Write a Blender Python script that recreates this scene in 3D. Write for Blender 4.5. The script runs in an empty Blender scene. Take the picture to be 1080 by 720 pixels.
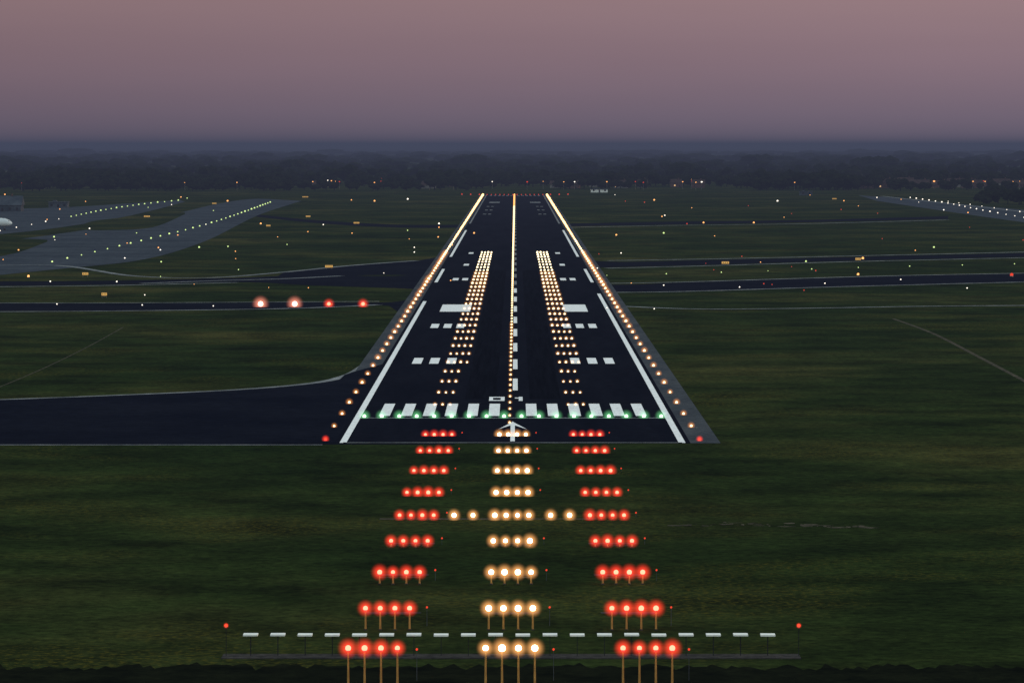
import bpy, math, random
from mathutils import Matrix, Vector, Euler, noise
random.seed(7)
F=4300.0; H=39.5; CX=0.38
PITCH=math.atan(207/F); YAW=3.6/F
scn=bpy.context.scene
# ------------------------------------------------------------------ camera
cam=bpy.data.cameras.new("camera"); co=bpy.data.objects.new("camera",cam); scn.collection.objects.link(co)
cam.sensor_width=36; cam.lens=36*F/1080; cam.clip_start=1; cam.clip_end=200000
co.location=(CX,0,H); co.rotation_euler=(math.radians(90)-PITCH,0,YAW)
scn.camera=co
R=Euler((math.radians(90)-PITCH,0,YAW)).to_matrix()
def G(px,py,z=0.0):
    """survey: ground point seen at a reading of the photo, at height z"""
    d=R@Vector(((px-540)/F,(360-py)/F,-1))
    t=(z-H)/d.z
    return Vector((CX,0,H))+d*t
def DY(py,z=0.0): return G(543,py,z).y
# ------------------------------------------------------------------ materials
def newmat(name):
    m=bpy.data.materials.new(name); m.use_nodes=True
    nt=m.node_tree; nt.nodes.clear()
    out=nt.nodes.new('ShaderNodeOutputMaterial'); return m,nt,out
def N(nt,t,**k):
    n=nt.nodes.new(t)
    for a,b in k.items(): setattr(n,a,b)
    return n
def noise_node(nt,scale,detail=4,rough=.6,vec=None):
    n=N(nt,'ShaderNodeTexNoise'); n.inputs['Scale'].default_value=scale
    n.inputs['Detail'].default_value=detail; n.inputs['Roughness'].default_value=rough
    if vec is not None: nt.links.new(vec,n.inputs['Vector'])
    return n
def ramp(nt,fac,stops):
    r=N(nt,'ShaderNodeValToRGB'); e=r.color_ramp.elements
    while len(e)<len(stops): e.new(.5)
    for i,(p,c) in enumerate(stops):
        e[i].position=p; e[i].color=(c[0],c[1],c[2],1) if not isinstance(c,(int,float)) else (c,c,c,1)
    nt.links.new(fac,r.inputs[0]); return r
def mix(nt,fac,a,b,mode='MIX'):
    m=N(nt,'ShaderNodeMix',data_type='RGBA',blend_type=mode)
    for s,v in ((m.inputs[0],fac),(m.inputs[6],a),(m.inputs[7],b)):
        if isinstance(v,bpy.types.NodeSocket): nt.links.new(v,s)
        elif isinstance(v,(int,float)): s.default_value=v
        else: s.default_value=(v[0],v[1],v[2],1)
    return m.outputs[2]
def surf(name,c1,c2,scale,rough=.9,spec=.05,scale2=None,lo=.35,hi=.65,stretch=None,bump=0,metal=0):
    m,nt,out=newmat(name)
    b=N(nt,'ShaderNodeBsdfPrincipled'); nt.links.new(b.outputs[0],out.inputs[0])
    g=N(nt,'ShaderNodeNewGeometry'); v=g.outputs['Position']
    if stretch:
        mp=N(nt,'ShaderNodeMapping'); mp.inputs['Scale'].default_value=stretch
        nt.links.new(v,mp.inputs['Vector']); v=mp.outputs[0]
    n=noise_node(nt,scale,5,.65,v)
    r=ramp(nt,n.outputs[0],[(lo,c1),(hi,c2)])
    col=r.outputs[0]
    if scale2:
        n2=noise_node(nt,scale2,3,.6,g.outputs['Position'])
        r2=ramp(nt,n2.outputs[0],[(.3,.72),(.7,1.25)])
        col=mix(nt,1.0,col,r2.outputs[0],'MULTIPLY')
    nt.links.new(col,b.inputs['Base Color'])
    b.inputs['Roughness'].default_value=rough; b.inputs['Specular IOR Level'].default_value=spec
    b.inputs['Metallic'].default_value=metal
    return m
def emis(name,c,s,sample=False):
    m,nt,out=newmat(name)
    e=N(nt,'ShaderNodeEmission'); e.inputs[0].default_value=(*c,1); e.inputs[1].default_value=s
    nt.links.new(e.outputs[0],out.inputs[0])
    if not sample: m.cycles.emission_sampling='NONE'
    return m
def halo(name,c,s,p=3.0):
    """lamp glare as an added glowing shell: bright along the middle of the ball, nothing at its rim"""
    m,nt,out=newmat(name)
    lw=N(nt,'ShaderNodeLayerWeight'); lw.inputs[0].default_value=.5
    sub=N(nt,'ShaderNodeMath',operation='SUBTRACT'); sub.inputs[0].default_value=1; nt.links.new(lw.outputs['Facing'],sub.inputs[1])
    pw=N(nt,'ShaderNodeMath',operation='POWER'); nt.links.new(sub.outputs[0],pw.inputs[0]); pw.inputs[1].default_value=p
    ge=N(nt,'ShaderNodeNewGeometry')
    ff=N(nt,'ShaderNodeMath',operation='SUBTRACT'); ff.inputs[0].default_value=1; nt.links.new(ge.outputs['Backfacing'],ff.inputs[1])
    ml=N(nt,'ShaderNodeMath',operation='MULTIPLY'); nt.links.new(pw.outputs[0],ml.inputs[0]); nt.links.new(ff.outputs[0],ml.inputs[1])
    ms=N(nt,'ShaderNodeMath',operation='MULTIPLY'); nt.links.new(ml.outputs[0],ms.inputs[0]); ms.inputs[1].default_value=s
    e=N(nt,'ShaderNodeEmission'); e.inputs[0].default_value=(*c,1); nt.links.new(ms.outputs[0],e.inputs[1])
    t=N(nt,'ShaderNodeBsdfTransparent'); a=N(nt,'ShaderNodeAddShader')
    nt.links.new(e.outputs[0],a.inputs[0]); nt.links.new(t.outputs[0],a.inputs[1]); nt.links.new(a.outputs[0],out.inputs[0])
    m.cycles.emission_sampling='NONE'
    return m
# grass
def grass_mat():
    m,nt,out=newmat("grass")
    b=N(nt,'ShaderNodeBsdfPrincipled'); nt.links.new(b.outputs[0],out.inputs[0])
    b.inputs['Roughness'].default_value=1; b.inputs['Specular IOR Level'].default_value=0
    g=N(nt,'ShaderNodeNewGeometry'); P=g.outputs['Position']
    n1=noise_node(nt,.011,6,.62,P); n2=noise_node(nt,.07,5,.65,P); n3=noise_node(nt,.8,4,.75,P)
    n4=noise_node(nt,.022,3,.6,P); n5=noise_node(nt,1.6,2,.6,P)
    c=ramp(nt,n1.outputs[0],[(.32,(.0088,.0165,.0042)),(.48,(.0158,.0245,.006)),(.58,(.026,.032,.0088)),(.68,(.046,.045,.014))]).outputs[0]
    c=mix(nt,1,c,ramp(nt,n2.outputs[0],[(.3,.45),(.7,1.55)]).outputs[0],'MULTIPLY')
    c=mix(nt,1,c,ramp(nt,n3.outputs[0],[(.3,.4),(.7,1.6)]).outputs[0],'MULTIPLY')
    pm=ramp(nt,n4.outputs[0],[(.5,0.0),(.64,1.0)]).outputs[0]
    fl=ramp(nt,n5.outputs[0],[(.53,0.0),(.64,1.0)]).outputs[0]
    f=mix(nt,1,pm,fl,'MULTIPLY')
    fl2=N(nt,'ShaderNodeMath',operation='MULTIPLY'); nt.links.new(f,fl2.inputs[0]); fl2.inputs[1].default_value=.7
    c=mix(nt,fl2.outputs[0],c,(.078,.064,.008))
    nt.links.new(c,b.inputs['Base Color'])
    return m
M_grass=grass_mat()
M_dark_ground=surf("dark_ground_strip",(.003,.0042,.0015),(.009,.011,.0045),.25,spec=0,scale2=1.5)
M_asph=surf("runway_asphalt",(.0034,.0046,.0095),(.0066,.0078,.0138),.05,rough=1,spec=0,scale2=.6,stretch=(3,.25,1))
M_rub=surf("rubber_deposit",(.0016,.0024,.0048),(.0045,.0056,.010),.3,rough=1,spec=0,scale2=1.2,stretch=(4,.08,1))
M_should=surf("shoulder_asphalt",(.044,.050,.062),(.072,.078,.088),.12,spec=0,scale2=.8,stretch=(1,.3,1))
M_taxi=surf("taxiway_asphalt",(.0036,.0050,.0108),(.0074,.0090,.0160),.04,rough=1,spec=0,scale2=.5)
M_apron=surf("apron_concrete",(.036,.044,.058),(.060,.070,.086),.03,spec=0,scale2=.3)  # pale blue-grey: sky reflection put into the base colour
M_paint=surf("white_paint",(.6,.61,.63),(.9,.9,.92),.5,lo=.28,hi=.45,scale2=2.5)
M_edge=surf("worn_edge_paint",(.07,.08,.095),(.24,.25,.27),.15,scale2=.8)
M_dirt=surf("dirt_track",(.036,.033,.024),(.095,.082,.06),.3,spec=0,scale2=1)
M_conc=surf("concrete",(.032,.030,.030),(.066,.060,.058),.6,spec=0,scale2=2)
M_steel=surf("galvanised_steel",(.12,.12,.13),(.2,.2,.21),2,rough=.5,spec=.3,metal=.3)
M_mast=surf("orange_mast_paint",(.36,.18,.045),(.5,.26,.07),2,rough=.6,spec=.2)
M_white=surf("white_radome",(.8,.8,.79),(.93,.93,.91),2,rough=.5)
M_tree=surf("tree_foliage",(.003,.005,.003),(.017,.021,.011),.15,spec=0,scale2=.6,lo=.3,hi=.7)
M_wall=surf("house_wall",(.10,.09,.085),(.2,.185,.17),.2)
M_brick=surf("brick_wall",(.07,.04,.035),(.12,.07,.06),.5)
M_roof=surf("roof_tiles",(.035,.024,.022),(.075,.045,.04),.5)
M_metal=surf("sheet_metal",(.04,.05,.065),(.08,.09,.11),.2)
M_win=emis("lit_window",(1,.62,.28),1.1)
M_dark=surf("dark_glass",(.01,.012,.015),(.02,.022,.03),1,rough=.2,spec=.5)
M_plane=surf("aircraft_paint",(.7,.72,.75),(.82,.83,.85),.5,rough=.4,spec=.4)
L_white=emis("lamp_warm_white",(1,.80,.52),7)
L_red=emis("lamp_red",(1,.17,.10),4.5)
L_redd=emis("lamp_red_dim",(1,.07,.03),1.0)
L_edge=emis("lamp_edge_near",(1,.74,.4),3.6)
L_edgef=emis("lamp_edge_far",(1,.55,.2),5.5)
L_tdz=emis("lamp_tdz",(1,.80,.48),3.2)
L_cl=emis("lamp_centreline",(1,.70,.34),3.2)
L_green=emis("lamp_green",(.55,1,.55),2.8)
L_tgreen=emis("lamp_taxi_green",(.75,1,.35),1.6)
L_or=emis("lamp_orange",(1,.42,.12),2.6)
L_wh=emis("lamp_white",(1,.9,.75),2.7)
L_sign=emis("sign_face_yellow",(1,.58,.15),.7)
Hw=halo("glow_warm",(1,.43,.13),1.25,6.5); Hr=halo("glow_red",(1,.045,.022),1.35,6.0)
Hg=halo("glow_green",(.25,1,.4),.5,5); Ho=halo("glow_orange",(1,.36,.09),.8,6); Hp=halo("glow_pink",(1,.3,.2),1.2,6)
Ht=halo("glow_touchdown",(1,.42,.12),.5,5)
# ------------------------------------------------------------------ mesh builder
def ico(sub):
    import bmesh
    b=bmesh.new(); bmesh.ops.create_icosphere(b,subdivisions=sub,radius=1)
    v=[tuple(x.co) for x in b.verts]; f=[[y.index for y in x.verts] for x in b.faces]; b.free(); return v,f
ICO={1:ico(1),2:ico(2),3:ico(3)}
class MB:
    def __init__(s): s.v=[];s.f=[];s.m=[];s.mats=[];s.sm=[]
    def mi(s,m):
        if m not in s.mats: s.mats.append(m)
        return s.mats.index(m)
    def add(s,v,f,m,smooth=False):
        o=len(s.v); s.v+= [tuple(x) for x in v]; k=s.mi(m)
        for q in f: s.f.append([o+i for i in q]); s.m.append(k); s.sm.append(smooth)
    def box(s,x0,x1,y0,y1,z0,z1,m):
        v=[(x,y,z) for z in (z0,z1) for y in (y0,y1) for x in (x0,x1)]
        s.add(v,[(0,2,3,1),(4,5,7,6),(0,1,5,4),(2,6,7,3),(0,4,6,2),(1,3,7,5)],m)
    def ball(s,c,r,m,sub=1,sc=(1,1,1),jit=0):
        v,f=ICO[sub]
        out=[]
        for a in v:
            k=r*(1+random.uniform(-jit,jit)) if jit else r
            out.append((c[0]+a[0]*k*sc[0],c[1]+a[1]*k*sc[1],c[2]+a[2]*k*sc[2]))
        s.add(out,f,m,not jit)
    def cyl(s,c,r0,r1,z0,z1,m,n=8):
        v=[(c[0]+r*math.cos(2*math.pi*i/n),c[1]+r*math.sin(2*math.pi*i/n),z) for r,z in((r0,z0),(r1,z1)) for i in range(n)]
        f=[(i,(i+1)%n,n+(i+1)%n,n+i) for i in range(n)]+[tuple(range(n))[::-1],tuple(range(n,2*n))]
        s.add(v,f,m)
    def rect(s,x0,x1,y0,y1,z,m): s.add([(x0,y0,z),(x1,y0,z),(x1,y1,z),(x0,y1,z)],[(0,1,2,3)],m)
    def obj(s,name,parent=None,loc=None,rot=0):
        me=bpy.data.meshes.new(name); me.from_pydata(s.v,[],s.f)
        for m in s.mats: me.materials.append(m)
        me.polygons.foreach_set('material_index',s.m); me.polygons.foreach_set('use_smooth',s.sm); me.update()
        o=bpy.data.objects.new(name,me); scn.collection.objects.link(o)
        if parent: o.parent=parent
        if loc: o.location=loc
        if rot: o.rotation_euler=(0,0,rot)
        return o
def catmull(p,n=10):
    if len(p)<3: return p
    q=[p[0]]+list(p)+[p[-1]]; out=[]
    for i in range(1,len(q)-2):
        a,b,c,d=[Vector(x) for x in q[i-1:i+3]]
        for k in range(n):
            t=k/n; out.append(.5*((2*b)+(c-a)*t+(2*a-5*b+4*c-d)*t*t+(3*b-a-3*c+d)*t**3))
    out.append(Vector(p[-1])); return out
def ribbon(mb,top,bot,z,m,n=10):
    """strip between two surveyed edges"""
    k=40
    def res(p):
        p=[Vector(x) for x in catmull([Vector(a) for a in p],n)]
        L=[0]
        for a,b in zip(p,p[1:]): L.append(L[-1]+(b-a).length)
        o=[];j=0
        for i in range(k+1):
            t=L[-1]*i/k
            while j<len(L)-2 and L[j+1]<t: j+=1
            u=(t-L[j])/max(1e-9,L[j+1]-L[j]); o.append(p[j].lerp(p[j+1],min(1,u)))
        return o
    A=[G(*x) for x in res(top)]; B=[G(*x) for x in res(bot)]
    v=[(a.x,a.y,z) for a in A]+[(b.x,b.y,z) for b in B]
    mb.add(v,[(k+1+i,k+2+i,i+1,i) for i in range(k)],m)
def pline(mb,pts,w,z,m,n=10,wpx=None):
    P=[G(*x) for x in catmull([Vector(a) for a in pts],n)]
    v=[]
    for i,p in enumerate(P):
        t=(P[min(i+1,len(P)-1)]-P[max(i-1,0)]); t.z=0; t.normalize(); nn=Vector((-t.y,t.x,0))*w/2
        v+=[(p.x+nn.x,p.y+nn.y,z),(p.x-nn.x,p.y-nn.y,z)]
    mb.add(v,[(2*i+1,2*i+3,2*i+2,2*i) for i in range(len(P)-1)],m)
# ------------------------------------------------------------------ ground
mb=MB()
ys=[-3000,0,200,300]+list(range(400,4001,200))+[4500,5000,6000,7000,9000,12000,16000,22000,30000,45000,65000,95000]
xs=[-60000,-30000,-15000,-8000,-4000,-2000,-1200]+list(range(-800,801,200))+[1200,2000,4000,8000,15000,30000,60000]
v=[(x,y,0) for y in ys for x in xs]; nx=len(xs)
mb.add(v,[(j*nx+i,j*nx+i+1,(j+1)*nx+i+1,(j+1)*nx+i) for j in range(len(ys)-1) for i in range(nx-1)],M_grass)
mb.obj("ground")
mb=MB()
k=500
v=[]
for i in range(k+1):
    x=-120+240*i/k; v+=[(x,150,.02),(x,308+2*noise.noise(Vector((x*.07,3,0)))+2*noise.noise(Vector((x*.5,9,0)))+3.5*noise.noise(Vector((x*3.1,5,0))),.02)]
mb.add(v,[(2*i,2*i+2,2*i+3,2*i+1) for i in range(k)],M_dark_ground); mb.obj("dark_ground_strip")  # darker ground at the near end, ragged far edge
# ------------------------------------------------------------------ taxiways
Y0=DY(467.5); YT=DY(441); YE=DY(206)
mb=MB()
Z=.03
ribbon(mb,[(-40,423),(120,417),(250,411),(330,404),(366,396),(384,386),(396,371),(408,350)],[(-40,468.5),(120,468.5),(250,468.5),(330,468.5),(366,468.5),(384,468.5),(430,468.5),(480,468.5)],Z,M_taxi)
ribbon(mb,[(-40,320),(120,320),(300,319),(400,319),(430,316),(448,306)],[(-40,328),(120,327.5),(300,325),(400,321.5),(418,328),(430,335)],Z,M_taxi)   # band below PAPI
ribbon(mb,[(-40,297),(120,296),(250,293),(330,290),(420,291),(462,284)],[(-40,302),(120,300),(250,297.5),(330,301),(420,304),(450,306)],Z+.006,M_taxi)
ribbon(mb,[(300,287),(360,281),(410,277),(440,275),(478,268)],[(290,293),(360,291),(410,290),(440,291),(470,296)],Z+.012,M_taxi)
ribbon(mb,[(610,291),(640,300),(720,298),(850,294),(960,291),(1120,288)],[(620,312),(640,308),(720,307),(850,303),(960,300),(1120,296)],Z,M_taxi)
ribbon(mb,[(606,270),(640,276),(760,274),(900,271),(1120,266)],[(612,284),(640,282),(760,279),(900,275),(1120,270)],Z,M_taxi)
ribbon(mb,[(590,236),(700,234),(850,232),(1000,228)],[(592,239),(700,237),(850,234.5),(1000,231)],Z,M_taxi)
ribbon(mb,[(250,224),(330,232),(420,237),(500,237)],[(250,226),(330,235),(420,240),(500,240)],Z,M_taxi)
mb.obj("taxiway")
mb=MB()
ribbon(mb,[(-60,262),(60,247),(160,231),(225,216),(265,210),(300,211)],[(-60,296),(60,284),(150,274),(215,255),(270,228),(318,212)],Z+.016,M_apron)
ribbon(mb,[(-60,222),(60,219),(130,215),(190,211)],[(-60,252),(40,243),(130,229),(195,213)],Z+.02,M_apron)
ribbon(mb,[(905,206),(960,210),(1020,216),(1120,225)],[(925,212),(985,221),(1040,229),(1120,240)],Z,M_apron)
mb.obj("airport_apron")
mb=MB()
ribbon(mb,[(82,240),(100,233),(150,228),(195,224)],[(82,242),(110,243),(160,240),(195,226)],Z+.03,M_grass)
ribbon(mb,[(-40,257),(-10,254),(20,252),(50,253)],[(-40,276),(-10,272),(20,266),(50,255)],Z+.03,M_grass)
mb.obj("grass_island")
mb=MB()
def el(p,w=1.6,m=M_edge): pline(mb,p,w,.05,m)
el([(-40,423),(120,417),(250,411),(330,404),(366,396),(384,386)],1.8)
el([(-40,469.2),(150,469.2),(340,469.2)],1.1)
el([(-40,329),(120,328),(300,325.5),(400,321.5)],2.6); el([(-40,319.5),(120,319.5),(300,318.5),(400,318)],2)
el([(-40,303),(120,301),(250,298)],3); el([(-40,281),(60,280),(140,291),(220,293),(300,287),(360,281),(410,277),(440,275)],2.6)
el([(150,299),(230,296),(300,294),(360,291)],3)
el([(642,299),(720,297.5),(850,293.5),(960,290.5),(1120,287.5)],3.2); el([(642,308.5),(720,307.5),(850,303.5),(960,300.5),(1120,296.5)],3)
el([(640,275),(760,273),(900,270),(1120,265)],4); el([(640,283),(760,280),(900,276),(1120,271)],3.4)
el([(655,323),(740,326),(860,325),(980,323),(1120,322)],2.6)
el([(600,240),(700,238),(850,236),(1000,232)],4)
el([(930,207),(985,213),(1040,219),(1120,228)],3)
mb.obj("taxiway_edge_marking")
mb=MB()
pline(mb,[(942,336),(985,352),(1030,375),(1085,404),(1120,424)],.9,.012,M_dirt)
pline(mb,[(-20,416),(40,391),(90,367),(130,345)],.3,.014,M_dirt)
mb.obj("dirt_track")
mb=MB()
for i in range(60):
    u=random.random(); px=705+225*u; py=554+random.gauss(0,1.3)*(1-.4*u)-1.5*math.sin(u*5)
    c=G(px,py); n=9; rx=random.uniform(.1,1.0)*random.choice((.4,1,1.3)); ry=random.uniform(.1,.8)*(2 if 830<px<860 else 1)
    mb.add([(c.x+rx*math.cos(2*math.pi*a/n)*random.uniform(.5,1.3),c.y+ry*math.sin(2*math.pi*a/n)*random.uniform(.5,1.3),.008+i*.0004) for a in range(n)],[tuple(range(n))],M_dirt)
mb.obj("bare_soil_patch")
# ------------------------------------------------------------------ runway
mb=MB()
def strip(mb,x0,x1,y0,y1,z,m,step=150):
    y=y0
    while y<y1-1e-6:
        e=min(y+step,y1); mb.rect(x0,x1,y,e,z,m); y=e
strip(mb,-27.6,27.6,Y0,YE+60,.055,M_should)
strip(mb,-23.6,23.6,Y0+.01,YE+60,.07,M_asph)
ya=DY(392); mb.add([(-32,Y0,.062),(-23.5,Y0,.062),(-23.5,ya+25,.062),(-27.7,ya,.062),(-29,ya-10,.062)],[(0,1,2,3,4)],M_taxi)
mb.obj("runway")
mb=MB()
for s in (-1,1):
    strip(mb,s*5-2.4,s*5+2.4,DY(421),DY(285),.085,M_rub)
mb.obj("runway_rubber_marks")
mb=MB(); zm=.1
for s in (-1,1):
    w=.45
    strip(mb,s*22.5-w,s*22.5+w,Y0,DY(310 if s>0 else 318),zm,M_paint)
    strip(mb,s*22.5-w,s*22.5+w,DY(298),DY(284),zm,M_paint)
    strip(mb,s*22.5-w,s*22.5+w,DY(271),DY(243),zm,M_paint); strip(mb,s*22.5-w,s*22.5+w,DY(236),YE,zm,M_edge)
    for i in range(6):
        c=s*(2.75+3.2*i); mb.rect(c-.8,c+.8,YT+4,YT+32,zm,M_paint)
        mb.rect(c-.93,c+.93,YE-45,YE-12,zm,M_edge)
    def tz(y,cs,ln=20,m=M_paint):
        for c in cs: mb.rect(s*c-.85,s*c+.85,y,y+ln,zm,m)
    tz(YT+146,(11.3,14.4,17.5)); tz(YT+290,(11.6,14.4,17.2)); tz(YT+600,(14.4,17.2)); tz(YT+745,(15.8,)); tz(YT+890,(15.8,))
    for dd in (600,745,890,): tz(YE-dd,(14.4,17.2),20,M_edge)
    mb.rect(*(sorted((s*(10.4 if s<0 else 12),s*17.6))),DY(329),DY(321.5),zm,M_paint)
    mb.rect(*(sorted((s*10.4,s*17.6))),YE-430,YE-380,zm,M_edge)
mb.rect(-22.5,22.5,Y0,Y0+.9,zm,M_edge); mb.rect(-22,22,YT-1.2,YT+.2,zm,M_edge)
y=YT+66
while y<YE-100:
    mb.rect(-.05,.75,y,y+33,zm,M_paint if y<1100 else M_edge); y+=62
# runway number
y0=YT+39;y1=YT+49
mb.rect(-3.7,-3.1,y0,y1,zm,M_paint);mb.rect(-1.9,-1.3,y0,y1,zm,M_paint);mb.rect(-3.1,-1.9,y0,y0+2.2,zm,M_paint);mb.rect(-3.1,-1.9,y1-2.2,y1,zm,M_paint)
mb.rect(.9,1.5,y0,y1,zm,M_paint); mb.rect(.3,.9,y1-4,y1-1.8,zm,M_paint)
# arrow before threshold
mb.rect(-.3,.3,Y0+3,YT-16,zm,M_paint)
mb.add([(-2,YT-24,zm),(-.3,YT-16,zm),(-.3,YT-11,zm)],[(0,1,2)],M_paint); mb.add([(2,YT-24,zm),(.3,YT-11,zm),(.3,YT-16,zm)],[(0,1,2)],M_paint)
mb.add([(-.3,YT-16,zm),(.3,YT-16,zm),(.3,YT-11,zm),(0,YT-8,zm),(-.3,YT-11,zm)],[(0,1,2,3,4)],M_paint)
mb.obj("runway_markings")
# ------------------------------------------------------------------ airfield lighting
def rr(y,px,rmin): return max(rmin,px*y/F)
def lamp(mb,x,y,r,m,z=.12,sub=1,base=True):
    mb.ball((x,y,z+r*.8),r,m,sub)
    if base: mb.cyl((x,y),r*.9,r*.8,z-.1,z+r*.25,M_steel,6)
mb=MB(); y=DY(465); i=0
while y<YE:
    for s in (-1,1):
        x=s*25.0
        if y<1700: m=L_edge
        else: m=L_edgef
        if i<1: m=L_redd
        r=rr(y,1.4 if y<1200 else 1.25,.17)*random.uniform(.88,1.1)
        lamp(mb,x,y,r,m,.1)
        if y<1500: mb.ball((x,y,.1+r),r*3.6,Ho if i else Hr,2)
    y+=26 if y<1500 else 30; i+=1
mb.obj("runway_edge_lights")
mb=MB(); y=YT-12
while y<YE:
    r=rr(y,1.15 if y<1400 else 1.0,.12); lamp(mb,-.45,y,r,L_cl if y<2600 else L_or,.1)
    if y<900: mb.ball((-.45,y,.1+r),r*2.8,Ht,2)
    y+=15
mb.obj("runway_centreline_lights")
mb=MB()
for i in range(30):
    y=YT+28+i*30
    for s in (-1,1):
        for k in range(4 if i>3 else 3):
            x=s*10.1+(k-1.5)*1.15; r=rr(y,1.2,.12)*random.uniform(.85,1.12)
            lamp(mb,x,y,r,L_tdz,.1)
            if y<1250: mb.ball((x,y,.1+r),r*2.8,Ht,2)
mb.obj("touchdown_zone_lights")
mb=MB()
for i in range(18):
    x=-21.5+43*i/17; lamp(mb,x,YT,.27,L_green,.1,2); mb.ball((x,YT,.35),1.1,Hg,3)
mb.obj("threshold_lights")
mb=MB()
for i in range(14): lamp(mb,-22+44*i/13,YE+5,.45,L_redd,.1)
for s in (-1,1):
    for i in range(3): lamp(mb,s*(28+i*7),YE+5+i*8,.6,L_redd,.1)
mb.obj("runway_end_lights")
# approach lighting
rows=[(683,2.8),(641,1.8),(603,1.1),(570,.65),(543,.5),(519,.4),(496,.35),(475,.3),(458,.25)]
def barrette(y,z,xs_,kind,r,dim=None,name="approach_light_bar"):
    mb=MB(); L,Hh=(L_white,Hw) if kind=='w' else (L_red,Hr)
    for x in xs_:
        k=random.uniform(.88,1.12)
        mb.cyl((x,y),.085,.055,-.05,z-.12,M_mast,8)
        mb.cyl((x,y),.12,.16,z-.26,z-.05,M_steel,10)
        mb.cyl((x,y),.14,.14,-.02,.1,M_conc,8)
        mb.ball((x,y,z),r*k,L,2); mb.ball((x,y,z),(r+.66)*k,Hh,3)
    if z>.6: mb.box(min(xs_)-.15,max(xs_)+.15,y+.1,y+.14,z-.5,z-.46,M_metal)
    if dim is not None:
        mb.cyl((dim,y+3),.02,.015,0,z*.8,M_metal,6); mb.ball((dim,y+3,z*.8+.1),.1,L_redd,1)
    mb.obj(name)
for i,(py,z) in enumerate(rows):
    y=DY(py,z); r=.25
    xs_=[-1.8,-.6,.6,1.8]
    barrette(y,z,[a for a in xs_],'w',r,3.2 if i not in(4,) else None)
    barrette(y,z,[a-10.05 for a in xs_],'r',r*.85,-6.9)
    barrette(y,z,[a+10.05 for a in xs_],'r',r*.85,13.2)
    if i==4:
        barrette(y,z,[-6.1,-4.1],'w',r); barrette(y,z,[4.1,6.1],'w',r)
mb=MB(); y=DY(547); mb.rect(-14,-1,y-.8,y+.8,.02,M_dirt); mb.rect(1,9,y-.6,y+.6,.02,M_dirt)
for py in (573,606,646): 
    y=DY(py); 
    for c in (-10,0,10): mb.rect(c-2.4,c+2.4,y-.5,y+.5,.02,M_conc)
mb.obj("concrete_pads")
# localizer antenna array
root=bpy.data.objects.new("localizer_antenna_array",None); scn.collection.objects.link(root)
yl=DY(692); 
mb=MB()
for i in range(20):
    x=-20+40.0*i/19-.1; dz=random.uniform(-.02,.02)
    mb.box(x-.56,x+.56,yl-.55,yl+.55,1.64+dz,1.76+dz,M_white)
mb.obj("antenna_elements",root)
mb=MB()
for i in range(20):
    x=-20+40.0*i/19-.1
    for dy in (-.3,.3): mb.cyl((x,yl+dy),.02,.02,.1,1.62,M_dark,6)
mb.obj("support_posts",root)
mb=MB(); mb.rect(-22.3,22.4,yl-1.3,yl+1.3,.06,M_conc); mb.box(-22.3,22.4,yl-1.4,yl-1.3,-.02,.08,M_conc); mb.obj("concrete_base",root)
mb=MB()
for x in (-22.0,22.3):
    mb.cyl((x,yl),.025,.025,0,2.3,M_dark,8); mb.cyl((x,yl),.07,.07,2.25,2.35,M_steel,8); mb.ball((x,yl,2.42),.13,L_redd,2); mb.ball((x,yl,2.42),.28,Hr,2)
mb.obj("obstruction_lights",root)
# PAPI
for px,k in ((275,'w'),(311,'w'),(347,'r'),(383,'r')):
    p=G(px,323.5); mb=MB()
    mb.box(-.8,.8,-.5,.5,.35,.8,M_mast)
    for a in(-.6,.6):
        mb.cyl((a,-.3),.05,.05,0,.36,M_steel,6); mb.cyl((a,.3),.05,.05,0,.36,M_steel,6)
    r=.65 if k=='w' else .45
    mb.ball((0,-.6,.75),r,L_wh if k=='w' else L_red,2); mb.ball((0,-.6,.75),r*3.8,Hp if k=='w' else Hr,3)
    mb.obj("papi_light_unit",loc=(p.x,p.y,0))
# taxiway lamps
mb=MB()
def tl(px,py,m,r=1.0,z=.2):
    p=G(px,py); lamp(mb,p.x,p.y,r*p.y/F,m,z)
def tline(pts,n,m,r=.8):
    P=catmull([Vector(a) for a in pts],20); W=[G(*x) for x in P]
    L=[0]
    for a,b in zip(W,W[1:]): L.append(L[-1]+(b-a).length)
    for i in range(n):
        t=L[-1]*i/(n-1)
        j=max(q for q in range(len(L)-1) if L[q]<=t+1e-6); u=(t-L[j])/max(1e-6,L[j+1]-L[j]); p=W[j].lerp(W[j+1],u)
        lamp(mb,p.x,p.y,r*p.y/F*random.uniform(.7,1.1),m,.1)
tline([(55,277),(110,264),(160,252),(215,238),(255,225),(285,214)],34,L_tgreen,.95)
tline([(75,229),(110,222),(150,216),(188,212)],20,L_tgreen,.85)
tline([(0,244),(40,236),(75,229)],6,L_wh,.7)
tline([(960,209),(1000,215),(1040,223),(1080,230)],18,L_wh,.75)
tline([(1000,213),(1050,220),(1090,226)],8,L_wh,.6)
tline([(640,291),(760,288),(900,283),(1070,279)],9,L_tgreen,.6)
for px,py in ((30,293),(110,313),(910,274),(905,291)): tl(px,py,L_or,1.4)
for px,py in ((1067,292),): tl(px,py,L_redd,2)
for px,py in ((275,237),(463,237),(240,213),(57,251),(395,213),(430,211),(500,247),(210,262),(795,236),(650,249),(700,247),(742,236),(850,277),(985,262),(820,213),(690,212)): tl(px,py,random.choice((L_or,L_tgreen,L_wh)),1.0)
for px,py in ((437,267),(437,262),(630,284),(655,268),(150,323),(60,322),(225,324),(700,302),(950,296),(870,300),(780,304),(1020,305),(640,326),(690,327)): tl(px,py,L_wh,.7)
for i in range(46): tl(random.uniform(0,480),206+110*random.random()**1.6,random.choice((L_or,L_tgreen,L_wh,L_or)),random.uniform(.4,.85))
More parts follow.
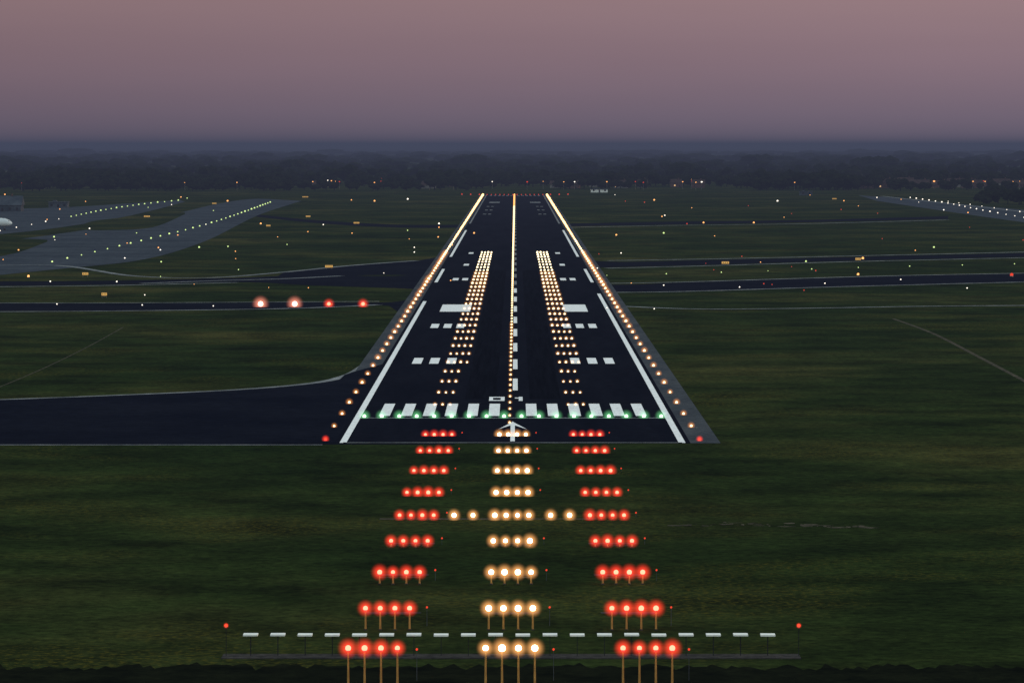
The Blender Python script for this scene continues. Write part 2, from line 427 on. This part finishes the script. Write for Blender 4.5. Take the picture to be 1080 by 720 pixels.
for i in range(36): tl(random.uniform(620,1080),206+110*random.random()**1.6,random.choice((L_or,L_redd,L_wh,L_redd)),random.uniform(.4,.75))
mb.obj("taxiway_lights")
# signs
for px,py,w in ((322,209,4.5),(376,237,3),(347,284,2.6),(155,230,3.4),(226,216,3),(880,211,3.2),(765,280,2.6),(325,230,2.6),(283,240,2.2),(905,276,2),(90,292,2),(110,314,1.6)):
    p=G(px,py); mb=MB()
    mb.box(-w/2,w/2,-.15,.15,.5,1.4,M_dark); mb.box(-w/2+.1,w/2-.1,-.2,-.152,.6,1.3,L_sign)
    for a in (-w*.35,w*.35): mb.cyl((a,0),.06,.06,0,.5,M_steel,6)
    for a in range(3): mb.box(-w*.3+a*w*.25,-w*.3+a*w*.25+w*.1,-.215,-.203,.8,1.1,M_dark)
    mb.obj("taxiway_sign",loc=(p.x,p.y,0))
# ------------------------------------------------------------------ buildings
def house(px,py,w,d,h,wall=M_wall,roof=M_roof,rot=0,lit=1,name="house",flat=False):
    p=G(px,py); e=bpy.data.objects.new(name,None); e.location=(p.x,p.y,0); e.rotation_euler=(0,0,rot); scn.collection.objects.link(e)
    m=MB(); m.box(-w/2,w/2,-d/2,d/2,0,h,wall); m.obj("walls",e)
    m=MB()
    if flat:
        m.box(-w/2-.3,w/2+.3,-d/2-.3,d/2+.3,h+.003,h+.6,roof); m.box(-w*.3,-w*.1,-d*.2,d*.2,h+.6,h+1.5,roof)
    else:
        a=.6; rh=d*.38
        v=[(-w/2-a,-d/2-a,h-.2),(w/2+a,-d/2-a,h-.2),(w/2+a,d/2+a,h-.2),(-w/2-a,d/2+a,h-.2),(-w/2-a,0,h+rh),(w/2+a,0,h+rh)]
        m.add(v,[(0,1,5,4),(2,3,4,5),(1,2,5),(3,0,4),(3,2,1,0)],roof); m.box(w*.2,w*.2+1,-.5,.5,h+rh-1,h+rh+1.2,M_brick)
    m.obj("roof",e)
    m=MB(); n=max(2,int(w/4))
    for i in range(n):
        x=-w/2+w*(i+.5)/n
        for fl in range(max(1,int(h/3))):
            z=1+fl*3
            if i==n//2 and fl==0: m.box(x-.6,x+.6,-d/2-.06,-d/2-.003,.05,2.1,M_dark)
            else: m.box(x-.7,x+.7,-d/2-.06,-d/2-.003,z,z+1.3,M_win if random.random()<.18*lit else M_dark)
    m.obj("windows",e)
for px in (585,607,628,655,676,712,735): house(px+random.uniform(-3,3),198.5+random.uniform(-1.2,1),random.uniform(8,13),9,random.uniform(3,4.5),random.choice((M_wall,M_brick,M_wall)),M_roof,random.uniform(-.4,.4))
for px in (915,934,955,972,992,1008,1022,1038,1056,1075): house(px,198+random.uniform(-1,1),random.uniform(10,18),10,random.uniform(3,5.5),random.choice((M_wall,M_brick)),M_roof,random.uniform(-.3,.3))
for px in (180,335,452,480): house(px,198+random.uniform(-1,1),random.uniform(8,13),9,random.uniform(3,4.5),random.choice((M_wall,M_brick)),M_roof,random.uniform(-.4,.4))
house(632,203,14,8,2.4,M_white,M_metal,0,0,"airfield_hut",True)
house(4,223,22,14,4,M_metal,M_metal,0,.3,"hangar",False)
house(62,219,12,9,3.2,M_metal,M_metal,0,1,"service_building",True)
house(850,206,10,6,2.6,M_metal,M_metal,0,.5,"airfield_hut",True)
# village street lamps
lampl=[(985,199,L_or,1.6),(1005,199,L_or,1.6),(1026,199.5,L_or,1.1),(1046,199,L_or,1.7),(1068,200,L_or,1.1),(453,200,L_wh,1.3),(467,200,L_wh,1.4),(478,200,L_or,1.1),(740,200,L_wh,1.4),(720,200,L_or,1),(606,200,L_wh,1.1),(640,200,L_or,1),(556,200,L_redd,1.3),(395,201,L_or,1),(330,200,L_or,.9),(250,201,L_or,.9),(120,200,L_or,.8),(838,201,L_or,.9)]
for i in range(44): lampl.append((random.uniform(0,1080),random.uniform(196,202),random.choice((L_or,L_or,L_wh,L_redd)),random.uniform(.5,1.0)))
for px,py,m,r in lampl:
    p=G(px,py); mb=MB(); h=7.5; rad=r*p.y/F
    mb.cyl((0,0),.12,.07,0,h,M_steel,6); mb.box(-.06,.06,-1.2,0,h-.1,h,M_steel); mb.box(-.2,.2,-1.6,-.8,h-.12,h+.02,M_steel); mb.ball((0,-1.3,h-.1-rad*.5),rad*.8,m,1,(1,1,.7))
    mb.obj("street_lamp",loc=(p.x,p.y,0))
# ------------------------------------------------------------------ airliner on the apron (nose towards the field)
e=bpy.data.objects.new("parked_airliner",None); p=G(13,243); e.location=(p.x,p.y,0); e.rotation_euler=(0,0,math.radians(-18)); scn.collection.objects.link(e)
def tube(mb,prof,m,n=16):
    v=[];f=[]
    for (x,r,z) in prof:
        for i in range(n): a=2*math.pi*i/n; v.append((x,r*math.cos(a),z+r*math.sin(a)))
    for j in range(len(prof)-1):
        for i in range(n): f.append((j*n+i,j*n+(i+1)%n,(j+1)*n+(i+1)%n,(j+1)*n+i))
    f+= [tuple(range(n)),tuple(range((len(prof)-1)*n,len(prof)*n))[::-1]]
    mb.add(v,f,m,True)
mb=MB(); tube(mb,[(0,.1,3.1),(-.5,.8,3.2),(-1.6,1.4,3.4),(-3.5,1.9,3.6),(-6,2,3.7),(-24,2,3.7),(-29,1.4,4.2),(-33,.5,4.9),(-34,.15,5)],M_plane); mb.obj("fuselage",e)
def wing(mb,pts,t,m):
    n=len(pts); v=[tuple(q) for q in pts]+[(q[0],q[1],q[2]+t) for q in pts]
    mb.add(v,[tuple(range(n))[::-1],tuple(range(n,2*n))]+[(i,(i+1)%n,n+(i+1)%n,n+i) for i in range(n)],m)
mb=MB()
for s in(-1,1):
    wing(mb,[(-12,s*1.5,2.5),(-18,s*16,3.6),(-19.5,s*16,3.6),(-18,s*1.5,2.5)],.3,M_plane)
    wing(mb,[(-29,s*.8,4.6),(-32,s*6,5),(-33.3,s*6,5),(-32.5,s*.8,4.6)],.2,M_plane)
mb.obj("wings",e)
mb=MB(); v=[(-27,-.15,5.4),(-31.5,-.15,11),(-33.8,-.15,11),(-33,-.15,5)]; v+=[(a,.15,c) for a,b,c in v]
mb.add(v,[(0,1,2,3),(7,6,5,4),(0,4,5,1),(1,5,6,2),(2,6,7,3),(3,7,4,0)],M_metal); mb.obj("tail_fin",e)
mb=MB()
for s in(-1,1): 
    m2=MB(); tube(m2,[(-11,.95,0),(-12,1.05,0),(-14,.9,0),(-15.5,.6,0)],M_metal); mb.add([(x,y+s*5.2,z+1.7) for x,y,z in m2.v],m2.f,M_metal,True)
mb.obj("engines",e)
mb=MB()
for x,y in((-4,0),(-17,2.6),(-17,-2.6)): mb.cyl((x,y),.12,.12,.4,2.4,M_steel,6); mb.box(x-.45,x+.45,y-.2,y+.2,0,.9,M_dark)
mb.box(-1.9,-1.2,-.9,.9,4.1,4.5,M_dark)
for i in range(22):
    for s in(-1,1): mb.box(-6.0-i*.85,-5.7-i*.85,s*1.99-.03,s*1.99+.03,3.9,4.25,M_dark)
mb.obj("gear_and_windows",e)
# ------------------------------------------------------------------ trees
def tree(mb,x,y,h,w,sub):
    mb.cyl((x,y),w*.05,w*.03,-.1,h*.5,M_tree,5)
    n=5 if sub==2 else 3
    for k in range(n):
        a=random.uniform(0,6.28); q=random.random()**.6*w*.38; rw=w*random.uniform(.24,.38); rz=min(rw*random.uniform(.7,1.1),h*.3)
        zz=h*random.uniform(.38,.8)
        mb.ball((x+q*math.cos(a),y+q*math.sin(a),zz),rw,M_tree,sub,(1,1,rz/rw),.28)
mb=MB()
for D,cnt,h,w,sub in ((3560,120,8,9,2),(3720,210,10,12,2),(3900,210,12,13,2),(4150,190,13,14,1),(4500,190,13,17,1),(5000,190,14,20,1),(5700,190,15,26,1),(6600,180,15,32,1),(7800,170,16,42,1),(9500,160,16,55,1),(12000,160,16,75,1),(16000,150,16,110,1)):
    hw=D*.17
    for i in range(cnt):
        x=-hw+2*hw*(i+random.random())/cnt
        g=noise.noise(Vector((x*.009,D*.01,0)))
        if D<3800 and g<-.05: continue
        if D<3650 and g<.08: continue
        k=random.uniform(.65,1.2)*(1+.6*g)
        tree(mb,x,D+random.uniform(-60,60)*D/4000,h*k,w*k*random.uniform(.9,1.3),sub)
mb.obj("distant_tree_line")
mb=MB()
for i in range(60):
    px=random.uniform(1028,1190); py=random.uniform(204,217)
    if px<1045: py=random.uniform(212,217)
    p=G(px,py); tree(mb,p.x,p.y,random.uniform(6,9)+(px-1025)*.04,random.uniform(7,10),2)
for i in range(50):
    px=random.uniform(800,905); p=G(px,random.uniform(198.5,201)); tree(mb,p.x,p.y,random.uniform(11,18)*(.7+.3*math.sin((px-800)/105*3.1)),random.uniform(10,14),2)
for i in range(70):
    px=random.uniform(-20,320); p=G(px,random.uniform(198,202)); tree(mb,p.x,p.y,random.uniform(6,14),random.uniform(9,13),2)
mb.obj("tree_grove")
# ------------------------------------------------------------------ evening haze (absorbing volume; its own emission stands in for scattered sky light)
m,nt,out=newmat("evening_haze")
SIG=1/9000
ab=N(nt,'ShaderNodeVolumeAbsorption'); ab.inputs[0].default_value=(0,0,0,1); ab.inputs[1].default_value=SIG
em=N(nt,'ShaderNodeEmission'); em.inputs[0].default_value=(.055,.064,.106,1); em.inputs[1].default_value=SIG
a=N(nt,'ShaderNodeAddShader'); nt.links.new(ab.outputs[0],a.inputs[0]); nt.links.new(em.outputs[0],a.inputs[1]); nt.links.new(a.outputs[0],out.inputs[1])
m.cycles.homogeneous_volume=True
mb=MB(); mb.box(-59000,59000,-2500,94000,-5,56,m); mb.obj("haze")
# ------------------------------------------------------------------ world
w=bpy.data.worlds.new("World"); scn.world=w; w.use_nodes=True; nt=w.node_tree; nt.nodes.clear()
out=N(nt,'ShaderNodeOutputWorld'); bg=N(nt,'ShaderNodeBackground'); nt.links.new(bg.outputs[0],out.inputs[0])
sky=N(nt,'ShaderNodeTexSky',sky_type='NISHITA'); sky.sun_disc=False; sky.sun_elevation=math.radians(3); sky.sun_rotation=math.radians(60)
tc=N(nt,'ShaderNodeTexCoord'); sep=N(nt,'ShaderNodeSeparateXYZ'); nt.links.new(tc.outputs['Generated'],sep.inputs[0])
mr=N(nt,'ShaderNodeMapRange'); mr.inputs[1].default_value=0; mr.inputs[2].default_value=.05; nt.links.new(sep.outputs[2],mr.inputs[0])
rp=ramp(nt,mr.outputs[0],[(0,(.155,.124,.172)),(.15,(.190,.142,.186)),(.4,(.248,.168,.200)),(.75,(.312,.202,.216)),(1,(.345,.228,.226))])
mx=N(nt,'ShaderNodeMapRange'); mx.inputs[1].default_value=-.13; mx.inputs[2].default_value=.1; mx.inputs[3].default_value=.84; mx.inputs[4].default_value=1.02; nt.links.new(sep.outputs[0],mx.inputs[0])
low=mix(nt,1,rp.outputs[0],mx.outputs[0],'MULTIPLY')
mp=N(nt,'ShaderNodeMapping'); mp.inputs['Scale'].default_value=(6,6,70); nt.links.new(tc.outputs['Generated'],mp.inputs['Vector'])
cn=noise_node(nt,1.0,3,.5,mp.outputs[0]); low=mix(nt,1,low,ramp(nt,cn.outputs[0],[(.3,.97),(.7,1.025)]).outputs[0],'MULTIPLY')
sc=mix(nt,1,sky.outputs[0],(.98,.89,.78),'MULTIPLY')
mf=N(nt,'ShaderNodeMapRange'); mf.inputs[1].default_value=.045; mf.inputs[2].default_value=.35; mf.interpolation_type='SMOOTHSTEP'; nt.links.new(sep.outputs[2],mf.inputs[0])
c=mix(nt,mf.outputs[0],low,sc)
nt.links.new(c,bg.inputs[0]); bg.inputs[1].default_value=1.0
sun=bpy.data.lights.new("sun","SUN"); sun.energy=.03; sun.angle=math.radians(10); sun.color=(1,.75,.65)
so=bpy.data.objects.new("sun",sun); so.rotation_euler=(math.radians(80),0,math.radians(-60)+math.pi); scn.collection.objects.link(so)
scn.view_settings.view_transform='Standard'; scn.view_settings.look='None'; scn.view_settings.exposure=0
print("verts",sum(len(o.data.vertices) for o in scn.objects if o.type=='MESH'))
